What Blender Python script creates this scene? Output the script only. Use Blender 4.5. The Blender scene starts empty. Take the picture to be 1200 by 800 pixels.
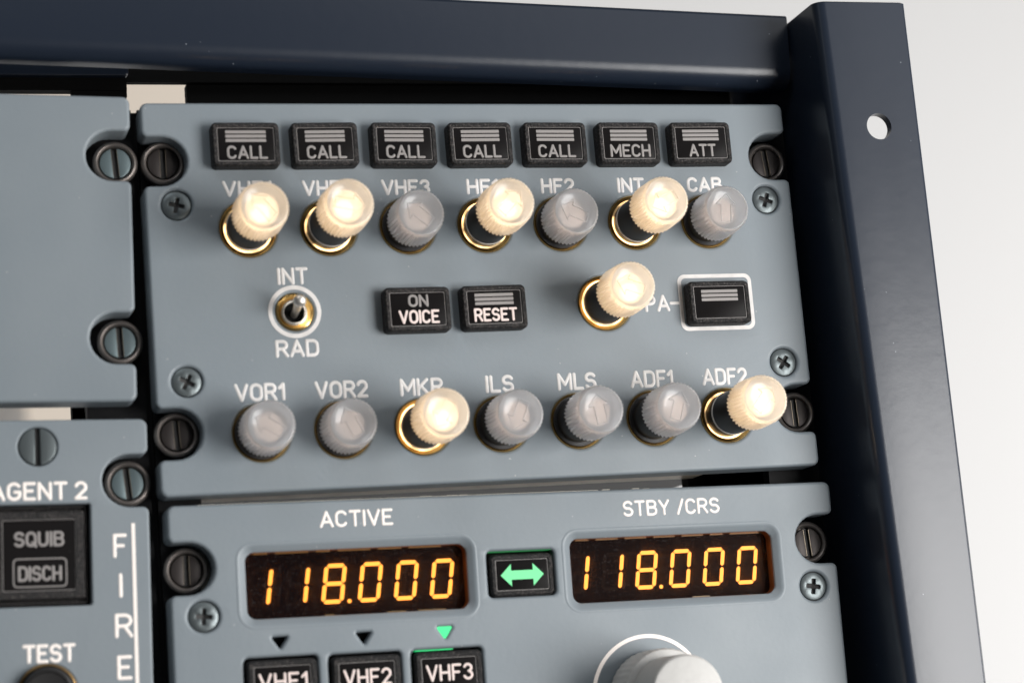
import bpy, bmesh, math, random
from mathutils import Vector, Matrix
random.seed(7)
PI = math.pi
sc = bpy.context.scene
col = sc.collection
MM = 0.001


def P(x, yd, h=0.0):
    """panel coordinates in mm (right, down, towards the viewer) -> world metres"""
    return Vector((x * MM, -h * MM, -yd * MM))


# ------------------------------------------------------------------ camera
cam = bpy.data.cameras.new('camera')
camo = bpy.data.objects.new('camera', cam)
col.objects.link(camo)
sc.camera = camo
right = Vector((.95719, -.27778, -.08143))
up = Vector((.02905, -.1877, .9818))
fwd = Vector((.28801, .94213, .1716))
m = Matrix((right, up, -fwd)).transposed().to_4x4()
m.translation = Vector((-.0603, -.44933, -.13509))
camo.matrix_world = m
cam.sensor_width = 36.0
cam.lens = 77.8
cam.clip_start = 0.01
cam.clip_end = 30
cam.dof.use_dof = True
cam.dof.focus_distance = 0.492
cam.dof.aperture_fstop = 12

# ------------------------------------------------------------------ world, lamps, exposure
w = bpy.data.worlds.new('World')
sc.world = w
w.use_nodes = True
w.node_tree.nodes['Background'].inputs[0].default_value = (.9, .95, 1, 1)
w.node_tree.nodes['Background'].inputs[1].default_value = 0.08
sc.view_settings.view_transform = 'Standard'
sc.view_settings.look = 'None'
sc.view_settings.exposure = 0
sc.view_settings.gamma = 1


def area(name, loc, target, sx, sy, power, colr):
    l = bpy.data.lights.new(name, 'AREA')
    l.shape = 'RECTANGLE'
    l.size = sx
    l.size_y = sy
    l.energy = power
    l.color = colr
    o = bpy.data.objects.new(name, l)
    col.objects.link(o)
    o.location = loc
    o.rotation_euler = (Vector(target) - Vector(loc)).to_track_quat('-Z', 'Y').to_euler()
    return o


area('softbox_right', (.53, -.57, -.175), (.09, 0, -.05), .38, .42, 7.6, (1, .985, .965))
area('fill_top_left', (-.25, -.65, .75), (.05, 0, -.03), .5, .4, 2.2, (.93, .97, 1))
area('room_bounce', (.75, -.75, .62), (.12, 0, 0), 1.0, .8, 2.6, (.97, .98, 1))
area('backdrop_lamp', (1.75, -.1, -.45), (.75, 1.0, 0), .6, .9, 29.0, (1, .98, .96))

# ------------------------------------------------------------------ materials


def mat(name, base, rough=.5, metal=0., bump=None, spec=None, emis=None, estr=0., trans=0., coat=0., ior=None,
        rvar=None, cvar=None, specks=None):
    """bump=(scale, height m); rvar=(scale, amount); cvar=(scale, other colour, amount); specks=(scale, cut, colour)"""
    mt = bpy.data.materials.new(name)
    mt.use_nodes = True
    nt = mt.node_tree
    N, L = nt.nodes, nt.links
    b = N['Principled BSDF']
    b.inputs['Base Color'].default_value = (*base, 1)
    b.inputs['Roughness'].default_value = rough
    b.inputs['Metallic'].default_value = metal
    if spec is not None:
        b.inputs['Specular IOR Level'].default_value = spec
    if ior:
        b.inputs['IOR'].default_value = ior
    b.inputs['Transmission Weight'].default_value = trans
    b.inputs['Coat Weight'].default_value = coat
    b.inputs['Coat Roughness'].default_value = .15
    if emis:
        b.inputs['Emission Color'].default_value = (*emis, 1)
        b.inputs['Emission Strength'].default_value = estr
    tc = N.new('ShaderNodeTexCoord')

    def noise(scale, detail=3.):
        n = N.new('ShaderNodeTexNoise')
        n.inputs['Scale'].default_value = scale
        n.inputs['Detail'].default_value = detail
        L.new(tc.outputs['Object'], n.inputs['Vector'])
        return n
    if bump:
        n = noise(bump[0], 4.)
        bp = N.new('ShaderNodeBump')
        bp.inputs['Distance'].default_value = bump[1]
        bp.inputs['Strength'].default_value = 1
        L.new(n.outputs['Fac'], bp.inputs['Height'])
        L.new(bp.outputs['Normal'], b.inputs['Normal'])
    if rvar:
        n = noise(rvar[0], 5.)
        r = N.new('ShaderNodeMapRange')
        r.inputs['To Min'].default_value = rough - rvar[1]
        r.inputs['To Max'].default_value = rough + rvar[1]
        r.inputs['From Min'].default_value = .15
        r.inputs['From Max'].default_value = .85
        L.new(n.outputs['Fac'], r.inputs['Value'])
        L.new(r.outputs['Result'], b.inputs['Roughness'])
    last = None
    if cvar:
        n = noise(cvar[0], 6.)
        r = N.new('ShaderNodeMapRange')
        r.inputs['From Min'].default_value = cvar[3] if len(cvar) > 3 else .35
        r.inputs['From Max'].default_value = cvar[4] if len(cvar) > 3 else .7
        r.inputs['To Max'].default_value = cvar[2]
        L.new(n.outputs['Fac'], r.inputs['Value'])
        mx = N.new('ShaderNodeMix')
        mx.data_type = 'RGBA'
        mx.inputs['A'].default_value = (*base, 1)
        mx.inputs['B'].default_value = (*cvar[1], 1)
        L.new(r.outputs['Result'], mx.inputs['Factor'])
        last = mx.outputs['Result']
    if specks:
        v = N.new('ShaderNodeTexVoronoi')
        v.inputs['Scale'].default_value = specks[0]
        L.new(tc.outputs['Object'], v.inputs['Vector'])
        lt = N.new('ShaderNodeMath')
        lt.operation = 'LESS_THAN'
        lt.inputs[1].default_value = specks[1]
        L.new(v.outputs['Distance'], lt.inputs[0])
        n = noise(specks[0] * .31, 2.)
        gt = N.new('ShaderNodeMath')
        gt.operation = 'GREATER_THAN'
        gt.inputs[1].default_value = .56
        L.new(n.outputs['Fac'], gt.inputs[0])
        mu = N.new('ShaderNodeMath')
        mu.operation = 'MULTIPLY'
        L.new(lt.outputs[0], mu.inputs[0])
        L.new(gt.outputs[0], mu.inputs[1])
        mx = N.new('ShaderNodeMix')
        mx.data_type = 'RGBA'
        mx.inputs['A'].default_value = (*base, 1)
        if last:
            L.new(last, mx.inputs['A'])
        mx.inputs['B'].default_value = (*specks[2], 1)
        L.new(mu.outputs[0], mx.inputs['Factor'])
        last = mx.outputs['Result']
    if last:
        L.new(last, b.inputs['Base Color'])
    return mt


M = {}
M['panel'] = mat('grey_panel_paint', (.195, .227, .251), .46, bump=(900, .00003), rvar=(40, .12),
                 cvar=(35, (.220, .250, .271), .9), specks=(420, .05, (.5, .5, .5)))
M['navy'] = mat('navy_frame_paint', (.012, .018, .031), .3, bump=(300, .00003),
                specks=(330, .045, (.22, .24, .27)))
M['black'] = mat('black_steel', (.003, .003, .003), .7, spec=.1, bump=(500, .00002))
M['rail'] = mat('black_rail_paint', (.009, .009, .010), .5, spec=.15, bump=(500, .00002))
M['chassis'] = mat('chassis_aluminium', (.90, .83, .72), .35, .3, bump=(300, .00002))
M['pins'] = mat('connector_pins', (.75, .70, .6), .4)
M['collar'] = mat('bronze_collar', (.20, .175, .16), .4, .7, bump=(1500, .00002), cvar=(400, (.11, .10, .095), .5))
M['head_dark'] = mat('dark_screw_head', (.040, .033, .031), .42, .5, bump=(2500, .00002))
M['head_grey'] = mat('grey_screw_head', (.13, .17, .18), .4, .45, bump=(2500, .00002))
M['slot'] = mat('screw_slot', (.012, .011, .011), .6, bump=(3000, .00006))
M['edge'] = mat('worn_metal_edge', (.30, .25, .19), .4, 1.)
M['phillips'] = mat('zinc_screw', (.13, .15, .155), .4, .7, bump=(1800, .00002))
M['plastic'] = mat('grained_black_plastic', (.004, .0035, .0035), .55, spec=.4, bump=(2600, .0004), cvar=(2100, (.075, .063, .06), 1.0, .50, .72))
M['window'] = mat('dark_legend_window', (.009, .008, .008), .4, spec=.08, bump=(1200, .00001), specks=(900, .05, (.2, .2, .2)))
M['glass'] = mat('display_glass', (.004, .003, .004), .4, spec=.025, specks=(1500, .07, (.11, .10, .10)))
M['edge_highlight'] = mat('window_edge_highlight', (.30, .28, .27), .3, bump=(3000, .0001))
M['legend'] = mat('legend_print', (.27, .25, .24), .5)
M['legend_lit'] = mat('legend_print_lit', (.6, .52, .5), .5, emis=(1, .72, .6), estr=.22)
M['white'] = mat('white_engraving', (.76, .73, .71), .5, cvar=(300, (.60, .575, .56), .9), bump=(900, .00003))
M['white_lit'] = mat('white_engraving_lit', (.8, .74, .7), .5, emis=(1, .85, .75), estr=.22)
M['brass'] = mat('polished_brass', (.95, .62, .22), .19, 1., bump=(500, .00003))
M['brass_dull'] = mat('brass_bushing', (.25, .16, .07), .35, 1., bump=(900, .00002))
M['chrome'] = mat('nickel_lever', (.78, .74, .68), .34, .9)
M['shaft'] = mat('black_knob_shaft', (.012, .011, .011), .38)
M['ring_white'] = mat('white_ring', (.6, .58, .56), .4)
M['leak'] = mat('lamp_light_gap', (.9, .7, .4), .4, emis=(1, .60, .25), estr=3.2)
M['knob_grey'] = mat('grey_knob_paint', (.53, .52, .50), .55, bump=(900, .00006), cvar=(900, (.48, .47, .45), .6))
M['digit'] = mat('amber_segments', (.1, .04, 0), .5, emis=(1, .36, .045), estr=2.3)
M['unlit'] = mat('unlit_segments', (.0085, .006, .006), .3, spec=.03)
M['green'] = mat('green_legend', (.1, .4, .2), .5, emis=(.14, .72, .24), estr=.72)
M['green_hi'] = mat('green_lamp', (.05, .5, .2), .4, emis=(.0, .66, .17), estr=.75)
M['green_wall'] = mat('green_lit_gap', (.0, .2, .05), .4, emis=(0, .16, .03), estr=.5)
M['amber_glint'] = mat('amber_reflection', (.12, .065, .012), .4, emis=(.6, .33, .05), estr=.06)  # amber colour and faint glow painted for reflections in the display window
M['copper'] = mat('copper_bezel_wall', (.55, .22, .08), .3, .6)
M['backdrop'] = mat('backdrop_paper', (.79, .785, .78), .9, bump=(60, .0002))
M['beige'] = mat('backdrop_shade_beige', (.84, .74, .63), .8)
M['lamp_off'] = mat('lamp_core_off', (.74, .56, .45), .5)
M['lamp_on'] = mat('lamp_core_on', (.9, .75, .6), .5, emis=(1, .67, .36), estr=.66)
M['hot'] = mat('lamp_hot_spot', (.9, .7, .5), .5, emis=(1, .78, .50), estr=1.8)


_n = M['leak'].node_tree
_t = _n.nodes.new('ShaderNodeTexCoord'); _z = _n.nodes.new('ShaderNodeTexNoise'); _r = _n.nodes.new('ShaderNodeMapRange')
_z.inputs['Scale'].default_value = 230
_r.inputs['From Min'].default_value = .42
_r.inputs['From Max'].default_value = .62
_r.inputs['To Min'].default_value = .15
_r.inputs['To Max'].default_value = 4.5
_n.links.new(_t.outputs['Object'], _z.inputs['Vector']); _n.links.new(_z.outputs['Fac'], _r.inputs['Value'])
_n.links.new(_r.outputs['Result'], _n.nodes['Principled BSDF'].inputs['Emission Strength'])


def cap_mat(name, tint, diff_mix, glow):
    mt = bpy.data.materials.new(name)
    mt.use_nodes = True
    N, L = mt.node_tree.nodes, mt.node_tree.links
    b = N['Principled BSDF']
    b.inputs['Base Color'].default_value = (*tint, 1)
    b.inputs['Roughness'].default_value = .3
    b.inputs['Transmission Weight'].default_value = 1 - diff_mix
    b.inputs['IOR'].default_value = 1.3
    b.inputs['Specular IOR Level'].default_value = .6
    b.inputs['Coat Weight'].default_value = .5
    b.inputs['Coat Roughness'].default_value = .12
    if glow:
        b.inputs['Emission Color'].default_value = (1, .68, .34, 1)
        b.inputs['Emission Strength'].default_value = glow
    tc = N.new('ShaderNodeTexCoord')
    n = N.new('ShaderNodeTexNoise')
    n.inputs['Scale'].default_value = 2500
    L.new(tc.outputs['Object'], n.inputs['Vector'])
    bp = N.new('ShaderNodeBump')
    bp.inputs['Distance'].default_value = .00004
    L.new(n.outputs['Fac'], bp.inputs['Height'])
    L.new(bp.outputs['Normal'], b.inputs['Normal'])
    tr = N.new('ShaderNodeBsdfTranslucent')
    tr.inputs['Color'].default_value = (*tint, 1)
    mx = N.new('ShaderNodeMixShader')
    mx.inputs[0].default_value = .22
    L.new(b.outputs[0], mx.inputs[1])
    L.new(tr.outputs[0], mx.inputs[2])
    L.new(mx.outputs[0], N['Material Output'].inputs['Surface'])
    return mt


M['cap_off'] = cap_mat('frosted_cap', (.88, .885, .90), .22, 0)
M['cap_on'] = cap_mat('frosted_cap_lit', (.97, .93, .86), .26, .05)

mt = bpy.data.materials.new('dusty_filter_glass')
mt.use_nodes = True
N, L = mt.node_tree.nodes, mt.node_tree.links
tp, tl, gl, mx1, mx2 = (N.new(t) for t in ('ShaderNodeBsdfTransparent', 'ShaderNodeBsdfTranslucent', 'ShaderNodeBsdfGlossy', 'ShaderNodeMixShader', 'ShaderNodeMixShader'))
tp.inputs[0].default_value = (1, .95, .92, 1)
tl.inputs[0].default_value = (.95, .75, .6, 1)
vo = N.new('ShaderNodeTexVoronoi')
vo.inputs['Scale'].default_value = 2100
tc = N.new('ShaderNodeTexCoord')
L.new(tc.outputs['Object'], vo.inputs['Vector'])
lt = N.new('ShaderNodeMath')
lt.operation = 'LESS_THAN'
lt.inputs[1].default_value = .10
L.new(vo.outputs['Distance'], lt.inputs[0])
df = N.new('ShaderNodeBsdfDiffuse')
df.inputs[0].default_value = (.20, .19, .19, 1)
mx1.inputs[0].default_value = .03
L.new(tp.outputs[0], mx1.inputs[1])
L.new(tl.outputs[0], mx1.inputs[2])
L.new(lt.outputs[0], mx2.inputs[0])
L.new(mx1.outputs[0], mx2.inputs[1])
L.new(df.outputs[0], mx2.inputs[2])
L.new(mx2.outputs[0], N['Material Output'].inputs['Surface'])
M['filter'] = mt

# ------------------------------------------------------------------ mesh builder


class MB:
    def __init__(s):
        s.v, s.f = [], []

    def add(s, verts, faces):
        o = len(s.v)
        s.v += [Vector(p) for p in verts]
        s.f += [tuple(i + o for i in f) for f in faces]

    def box(s, x0, x1, y0, y1, h0, h1):
        vs = [P(x, y, h) for h in (h0, h1) for y in (y0, y1) for x in (x0, x1)]
        s.add(vs, [(0, 1, 3, 2), (4, 6, 7, 5), (0, 4, 5, 1), (2, 3, 7, 6), (0, 2, 6, 4), (1, 5, 7, 3)])

    def loft(s, loops, caps=(True, True), closed=True):
        """loops: list of lists of world points, all of one length"""
        n = len(loops[0])
        o = len(s.v)
        for lp in loops:
            s.v += [Vector(p) for p in lp]
        for k in range(len(loops) - 1):
            for i in range(n if closed else n - 1):
                j = (i + 1) % n
                s.f.append((o + k * n + i, o + k * n + j, o + (k + 1) * n + j, o + (k + 1) * n + i))
        if caps[0]:
            s.f.append(tuple(o + i for i in range(n))[::-1])
        if caps[1]:
            s.f.append(tuple(o + (len(loops) - 1) * n + i for i in range(n)))

    def lathe(s, prof, cx=0, cy=0, seg=40, caps=(True, True), wob=None):
        loops = []
        for k, (r, h) in enumerate(prof):
            lp = []
            for i in range(seg):
                a = 2 * PI * i / seg
                rr = r + (wob(k, i) if wob else 0)
                lp.append(P(cx + rr * math.cos(a), cy + rr * math.sin(a), h))
            loops.append(lp)
        s.loft(loops, caps)

    def build(s, name, m, parent=None, smooth=35, loc=None, link=True):
        me = bpy.data.meshes.new(name)
        me.from_pydata([tuple(v) for v in s.v], [], s.f)
        bm = bmesh.new()
        bm.from_mesh(me)
        bmesh.ops.recalc_face_normals(bm, faces=bm.faces)
        bm.to_mesh(me)
        bm.free()
        return finish(me, name, m, parent, smooth, loc)


def finish(me, name, m, parent=None, smooth=35, loc=None):
    if smooth:
        me.shade_smooth()
        me.set_sharp_from_angle(angle=math.radians(smooth))
    me.materials.clear()
    me.materials.append(M[m] if isinstance(m, str) else m)
    o = bpy.data.objects.new(name, me)
    col.objects.link(o)
    if parent:
        o.parent = parent
    if loc:
        o.location = P(*loc)
    return o


def rrect(cx, cy, w_, h_, r, n=6):
    """rounded rectangle, list of (x, y)"""
    pts = []
    for (sx, sy, a0) in ((1, 1, 0), (-1, 1, 90), (-1, -1, 180), (1, -1, 270)):
        for k in range(n + 1):
            a = math.radians(a0 + 90 * k / n)
            pts.append((cx + sx * (w_ / 2 - r) + r * math.cos(a), cy + sy * (h_ / 2 - r) + r * math.sin(a)))
    return pts


def circ(cx, cy, r, n=48):
    return [(cx + r * math.cos(2 * PI * i / n), cy + r * math.sin(2 * PI * i / n)) for i in range(n)]


def lift(pts, h):
    return [P(x, y, h) for x, y in pts]


def fillet(pts, seg=6):
    """pts: (x, y, radius); returns a polyline with its corners rounded"""
    out = []
    n = len(pts)
    for i in range(n):
        p0, p1, p2 = Vector(pts[i - 1][:2]), Vector(pts[i][:2]), Vector(pts[(i + 1) % n][:2])
        r = pts[i][2]
        if r <= 0:
            out.append((p1.x, p1.y))
            continue
        a, b = (p0 - p1).normalized(), (p2 - p1).normalized()
        ang = a.angle(b)
        d = r / math.tan(ang / 2)
        d = min(d, (p0 - p1).length * .49, (p2 - p1).length * .49)
        rr = d * math.tan(ang / 2)
        c = p1 + (a + b).normalized() * (rr / math.sin(ang / 2))
        s_, e = p1 + a * d, p1 + b * d
        a0 = math.atan2(s_.y - c.y, s_.x - c.x)
        a1 = math.atan2(e.y - c.y, e.x - c.x)
        da = (a1 - a0 + PI) % (2 * PI) - PI
        for k in range(seg + 1):
            t = a0 + da * k / seg
            out.append((c.x + rr * math.cos(t), c.y + rr * math.sin(t)))
    return out


def plate_mesh(name, outer, holes, h_top, thick, bev=.6, res=3):
    """flat plate(s) with holes and rounded front edges: offset rings, then a constrained triangulation"""
    def area2(q):
        return sum(q[i - 1][0] * q[i][1] - q[i][0] * q[i - 1][1] for i in range(len(q)))

    def clean(q):
        o_ = []
        for p_ in q:
            if not o_ or math.hypot(p_[0] - o_[-1][0], p_[1] - o_[-1][1]) > 1e-3:
                o_.append(p_)
        if math.hypot(o_[0][0] - o_[-1][0], o_[0][1] - o_[-1][1]) < 1e-3:
            o_.pop()
        return o_

    def offset(q, d):
        """moves the loop to its left by d (into the material)"""
        out = []
        n = len(q)
        for i in range(n):
            a_, b_, c_ = Vector(q[i - 1]), Vector(q[i]), Vector(q[(i + 1) % n])
            e1, e2 = (b_ - a_).normalized(), (c_ - b_).normalized()
            n1, n2 = Vector((-e1.y, e1.x)), Vector((-e2.y, e2.x))
            nn = (n1 + n2).normalized()
            k = d / max(.5, nn.dot(n1))
            out.append((b_.x + nn.x * k, b_.y + nn.y * k))
        return out

    def inside(x, y, q):
        c = False
        n = len(q)
        j_ = n - 1
        for i in range(n):
            xi, yi = q[i]
            xj, yj = q[j_]
            if (yi > y) != (yj > y) and x < (xj - xi) * (y - yi) / (yj - yi) + xi:
                c = not c
            j_ = i
        return c
    outs = [clean(q) for q in (outer if isinstance(outer[0], list) else [outer])]
    hls = [clean(q) for q in holes]
    outs = [(q if area2(q) > 0 else q[::-1]) for q in outs]      # material to the left
    hls = [(q if area2(q) < 0 else q[::-1]) for q in hls]
    mb = MB()
    tops = []
    for q in outs + hls:
        loops = [lift(q, h_top - thick), lift(q, h_top - bev)]
        for k in range(1, res + 1):
            a_ = PI / 2 * k / res
            t_ = offset(q, bev * (1 - math.cos(a_)))
            loops.append(lift(t_, h_top - bev + bev * math.sin(a_)))
        mb.loft(loops, (False, False))
        tops.append(t_)
    from mathutils.geometry import delaunay_2d_cdt
    for lv, polys in ((h_top, tops), (h_top - thick, outs + hls)):
        vs, ed = [], []
        for q in polys:
            o0 = len(vs)
            vs += [Vector(p_) for p_ in q]
            ed += [(o0 + i, o0 + (i + 1) % len(q)) for i in range(len(q))]
        v2, e2, f2, _, _, _ = delaunay_2d_cdt(vs, ed, [], 0, 1e-7)
        fs = []
        nO = len(outs)
        for f in f2:
            x = sum(v2[k].x for k in f) / len(f)
            y = sum(v2[k].y for k in f) / len(f)
            if any(inside(x, y, q) for q in polys[:nO]) and not any(inside(x, y, q) for q in polys[nO:]):
                fs.append(tuple(f))
        mb.add([P(p_.x, p_.y, lv) for p_ in v2], fs)
    me = bpy.data.meshes.new(name)
    me.from_pydata([tuple(v) for v in mb.v], [], mb.f)
    bm = bmesh.new()
    bm.from_mesh(me)
    bmesh.ops.remove_doubles(bm, verts=bm.verts, dist=1e-6)
    bmesh.ops.recalc_face_normals(bm, faces=bm.faces)
    bm.to_mesh(me)
    bm.free()
    return me


def plate(name, outer, holes, h_top, thick, m, parent, bev=.6, res=3):
    o = finish(plate_mesh(name, outer, holes, h_top, thick, bev, res), name, m, parent, 40)
    wn = o.modifiers.new('normals', 'WEIGHTED_NORMAL')
    wn.keep_sharp = True
    wn.weight = 100
    return o


def thing(name, label, cat, piv=(0, 0), rot=0., group=None):
    o = bpy.data.objects.new(name, None)
    o.empty_display_size = .01
    col.objects.link(o)
    o.location = P(*piv)
    o.rotation_euler = (0, math.radians(rot), 0)
    o['label'] = label
    o['category'] = cat
    if group:
        o['group'] = group
    return o


def copy_tree(o, parent, loc):
    c = o.copy()
    col.objects.link(c)
    c.parent = parent
    c.location = P(*loc)
    for ch in list(o.children):
        d = ch.copy()
        col.objects.link(d)
        d.parent = c
    return c


# ------------------------------------------------------------------ engraved lettering (single-stroke rounded letters)
def arc(cx, cy, rx, ry, a0, a1, n=8):
    return [(cx + rx * math.cos(math.radians(a0 + (a1 - a0) * k / n)), cy + ry * math.sin(math.radians(a0 + (a1 - a0) * k / n)))
            for k in range(n + 1)]


def glyph(c):
    """width and strokes, y up 0..1"""
    W_ = .62
    if c == 'A': return .70, [[(0, 0), (.35, 1)], [(.35, 1), (.70, 0)], [(.12, .30), (.58, .30)]]
    if c == 'B': return W_, [[(0, 0), (0, 1)], [(0, 1), (.36, 1)] + arc(.36, .765, .22, .235, 90, -90) + [(0, .53)],
                             [(.36, .53)] + arc(.36, .265, .26, .265, 90, -90) + [(0, 0)]]
    if c == 'C': return .60, [arc(.30, .70, .30, .30, 25, 180) + arc(.30, .30, .30, .30, 180, 335)]
    if c == 'D': return W_, [[(0, 0), (0, 1)], [(0, 1), (.30, 1)] + arc(.32, .70, .30, .30, 90, 0) + arc(.32, .30, .30, .30, 0, -90) + [(0, 0)]]
    if c == 'E': return .54, [[(.54, 1), (0, 1)], [(0, 1), (0, 0)], [(0, 0), (.54, 0)], [(0, .52), (.42, .52)]]
    if c == 'F': return .52, [[(.52, 1), (0, 1)], [(0, 1), (0, 0)], [(0, .50), (.42, .50)]]
    if c == 'G': return .62, [arc(.31, .70, .31, .30, 30, 180) + arc(.31, .30, .31, .30, 180, 360) + [(.62, .46)], [(.62, .46), (.36, .46)]]
    if c == 'H': return .60, [[(0, 0), (0, 1)], [(.60, 0), (.60, 1)], [(0, .5), (.60, .5)]]
    if c == 'I': return .0, [[(0, 0), (0, 1)]]
    if c == 'K': return .60, [[(0, 0), (0, 1)], [(.56, 1), (0, .38)], [(.18, .56), (.60, 0)]]
    if c == 'L': return .50, [[(0, 1), (0, 0)], [(0, 0), (.50, 0)]]
    if c == 'M': return .76, [[(0, 0), (0, 1)], [(0, 1), (.38, .30)], [(.38, .30), (.76, 1)], [(.76, 1), (.76, 0)]]
    if c == 'N': return .62, [[(0, 0), (0, 1)], [(0, 1), (.62, 0)], [(.62, 0), (.62, 1)]]
    if c in 'OQ':
        s_ = [arc(.31, .69, .31, .31, 0, 180) + arc(.31, .31, .31, .31, 180, 360) + [(.62, .69)]]
        if c == 'Q': s_.append([(.40, .24), (.66, -.06)])
        return .62, s_
    if c == 'P': return .58, [[(0, 0), (0, 1)], [(0, 1), (.30, 1)] + arc(.30, .73, .28, .27, 90, -90) + [(0, .46)]]
    if c == 'R': return .60, [[(0, 0), (0, 1)], [(0, 1), (.30, 1)] + arc(.32, .74, .27, .26, 90, -90) + [(0, .48)], [(.32, .48), (.61, 0)]]
    if c == 'S': return .58, [arc(.29, .74, .28, .26, 25, 180) + arc(.29, .74, .28, .24, 190, 250, 3) + arc(.30, .26, .28, .26, 75, 0, 4) + arc(.29, .26, .29, .26, -10, -155)]
    if c == 'T': return .60, [[(0, 1), (.60, 1)], [(.30, 1), (.30, 0)]]
    if c == 'U': return .60, [[(0, 1), (0, .32)] + arc(.30, .30, .30, .30, 180, 360) + [(.60, 1)]]
    if c == 'V': return .66, [[(0, 1), (.33, 0)], [(.33, 0), (.66, 1)]]
    if c == 'Y': return .64, [[(0, 1), (.32, .45)], [(.64, 1), (.32, .45)], [(.32, .45), (.32, 0)]]
    if c == '/': return .36, [[(0, -.02), (.36, 1.02)]]
    if c == '1': return .24, [[(0, .74), (.24, 1)], [(.24, 1), (.24, 0)]]
    if c == '2': return .54, [arc(.27, .72, .27, .28, 165, 0) + [(.52, .58)] + [(.0, 0)], [(0, 0), (.54, 0)]]
    if c == '3': return .56, [arc(.28, .76, .25, .24, 160, -75), arc(.28, .265, .28, .265, 80, -160)]
    return .3, []


def stroke(mb, pts, r, t, h0):
    """swept rounded ribbon with round ends"""
    cs = [(-1, 0), (-.86, .55), (-.5, .88), (0, 1), (.5, .88), (.86, .55), (1, 0)]
    pts = [Vector(p) for p in pts]
    q = [pts[0]]
    for p in pts[1:]:
        if (p - q[-1]).length > .02:
            q.append(p)
    pts = q
    loops = []

    def ring(c, nrm, sc_=1.):
        return [P(c.x + nrm.x * s_ * r * sc_, c.y + nrm.y * s_ * r * sc_, h0 + t * hh) for s_, hh in cs]
    n = len(pts)
    for i, p in enumerate(pts):
        d0 = (p - pts[i - 1]).normalized() if i else None
        d1 = (pts[i + 1] - p).normalized() if i < n - 1 else None
        if d0 is None: d0 = d1
        if d1 is None: d1 = d0
        b = (d0 + d1).normalized()
        nr = Vector((-b.y, b.x))
        k = 1 / max(.6, nr.dot(Vector((-d1.y, d1.x))))
        loops.append(ring(p, nr, k))
    mb.loft(loops, (False, False), closed=False)
    for p, d in ((pts[0], pts[0] - pts[1]), (pts[-1], pts[-1] - pts[-2])):
        d = d.normalized()
        nr = Vector((-d.y, d.x))
        half = []
        K = 8
        for k in range(K + 1):
            a = PI * k / K
            v = nr * math.cos(a) + d * math.sin(a)
            half.append([P(p.x + v.x * s_ * r, p.y + v.y * s_ * r, h0 + t * hh) for s_, hh in cs[3:]])
        mb.loft(half, (False, False), closed=False)


def text(s, x0, x1, yb, hgt, parent, m='white', sw=.7, h0=0., name='lettering', t=.10, slant=0., vertical=False):
    """x0..x1 are the outer ends of the word, yb its baseline, all in mm"""
    gap = .27
    tot = 0
    for i, c in enumerate(s):
        tot += glyph(c)[0] + (gap if i < len(s) - 1 else 0) if c != ' ' else .30
    r = sw / 2
    kx = (x1 - x0 - sw) / tot
    ky = (hgt - sw)
    mb = MB()
    x = 0
    for c in s:
        if c == ' ':
            x += .30
            continue
        wd, st = glyph(c)
        for i, g in enumerate(st):
            pts = [(x0 + r + kx * (x + px), yb - r - ky * py) for px, py in g]
            stroke(mb, pts, r * (1 - .012 * i), t * (1 + .13 * i), h0)
        x += wd + gap
    return mb.build(name, m, parent, 60)


# ------------------------------------------------------------------ hardware
def fastener(parent, x, y, h, tilt, head='head_dark', rr=4.7):
    """quarter-turn panel fastener: rounded collar and slotted head"""
    mb = MB()
    prof = [(rr - .6, h - 4.4), (rr - .5, h - 1.6), (rr - .1, h - 1.3), (rr, h - .85), (rr - .15, h - .4), (rr - .42, h - .1), (rr - .7, h), (rr - .95, h - .12), (3.5, h - .6), (3.42, h - 3)]
    mb.lathe(prof, 0, 0, 48, (True, True))
    f = mb.build('fastener', 'collar', parent, 40, (x, y, 0))
    # slotted head: two D-shaped halves over a slot floor
    hr, sw = 3.22, .62
    halves = []
    for sgn in (1, -1):
        a0 = math.asin(sw / hr)
        pts = [(sgn * hr * math.cos(-PI / 2 + a0 + (PI - 2 * a0) * k / 24), hr * math.sin(-PI / 2 + a0 + (PI - 2 * a0) * k / 24)) for k in range(25)]
        halves.append(pts)
    me = plate_mesh('screw_head', halves, [], h - .55, 1.6, .12, 2)
    hd = finish(me, 'screw_head', head, f, 40)
    hd.rotation_euler = (0, math.radians(tilt), 0)
    mb = MB()
    mb.box(-sw + .02, sw - .02, -hr * .96, hr * .96, h - 3, h - 1.3)
    s_ = mb.build('slot', 'slot', f, 0)
    s_.rotation_euler = (0, math.radians(tilt), 0)
    mb = MB()   # worn bright edges along the slot
    for sx in (-1, 1):
        mb.box(sx * sw - .035, sx * sw + .035, -hr * .9, hr * .9, h - .95, h - .54)
    e = mb.build('worn_edge', 'edge', f, 0)
    e.rotation_euler = (0, math.radians(tilt), 0)
    return f


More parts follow.
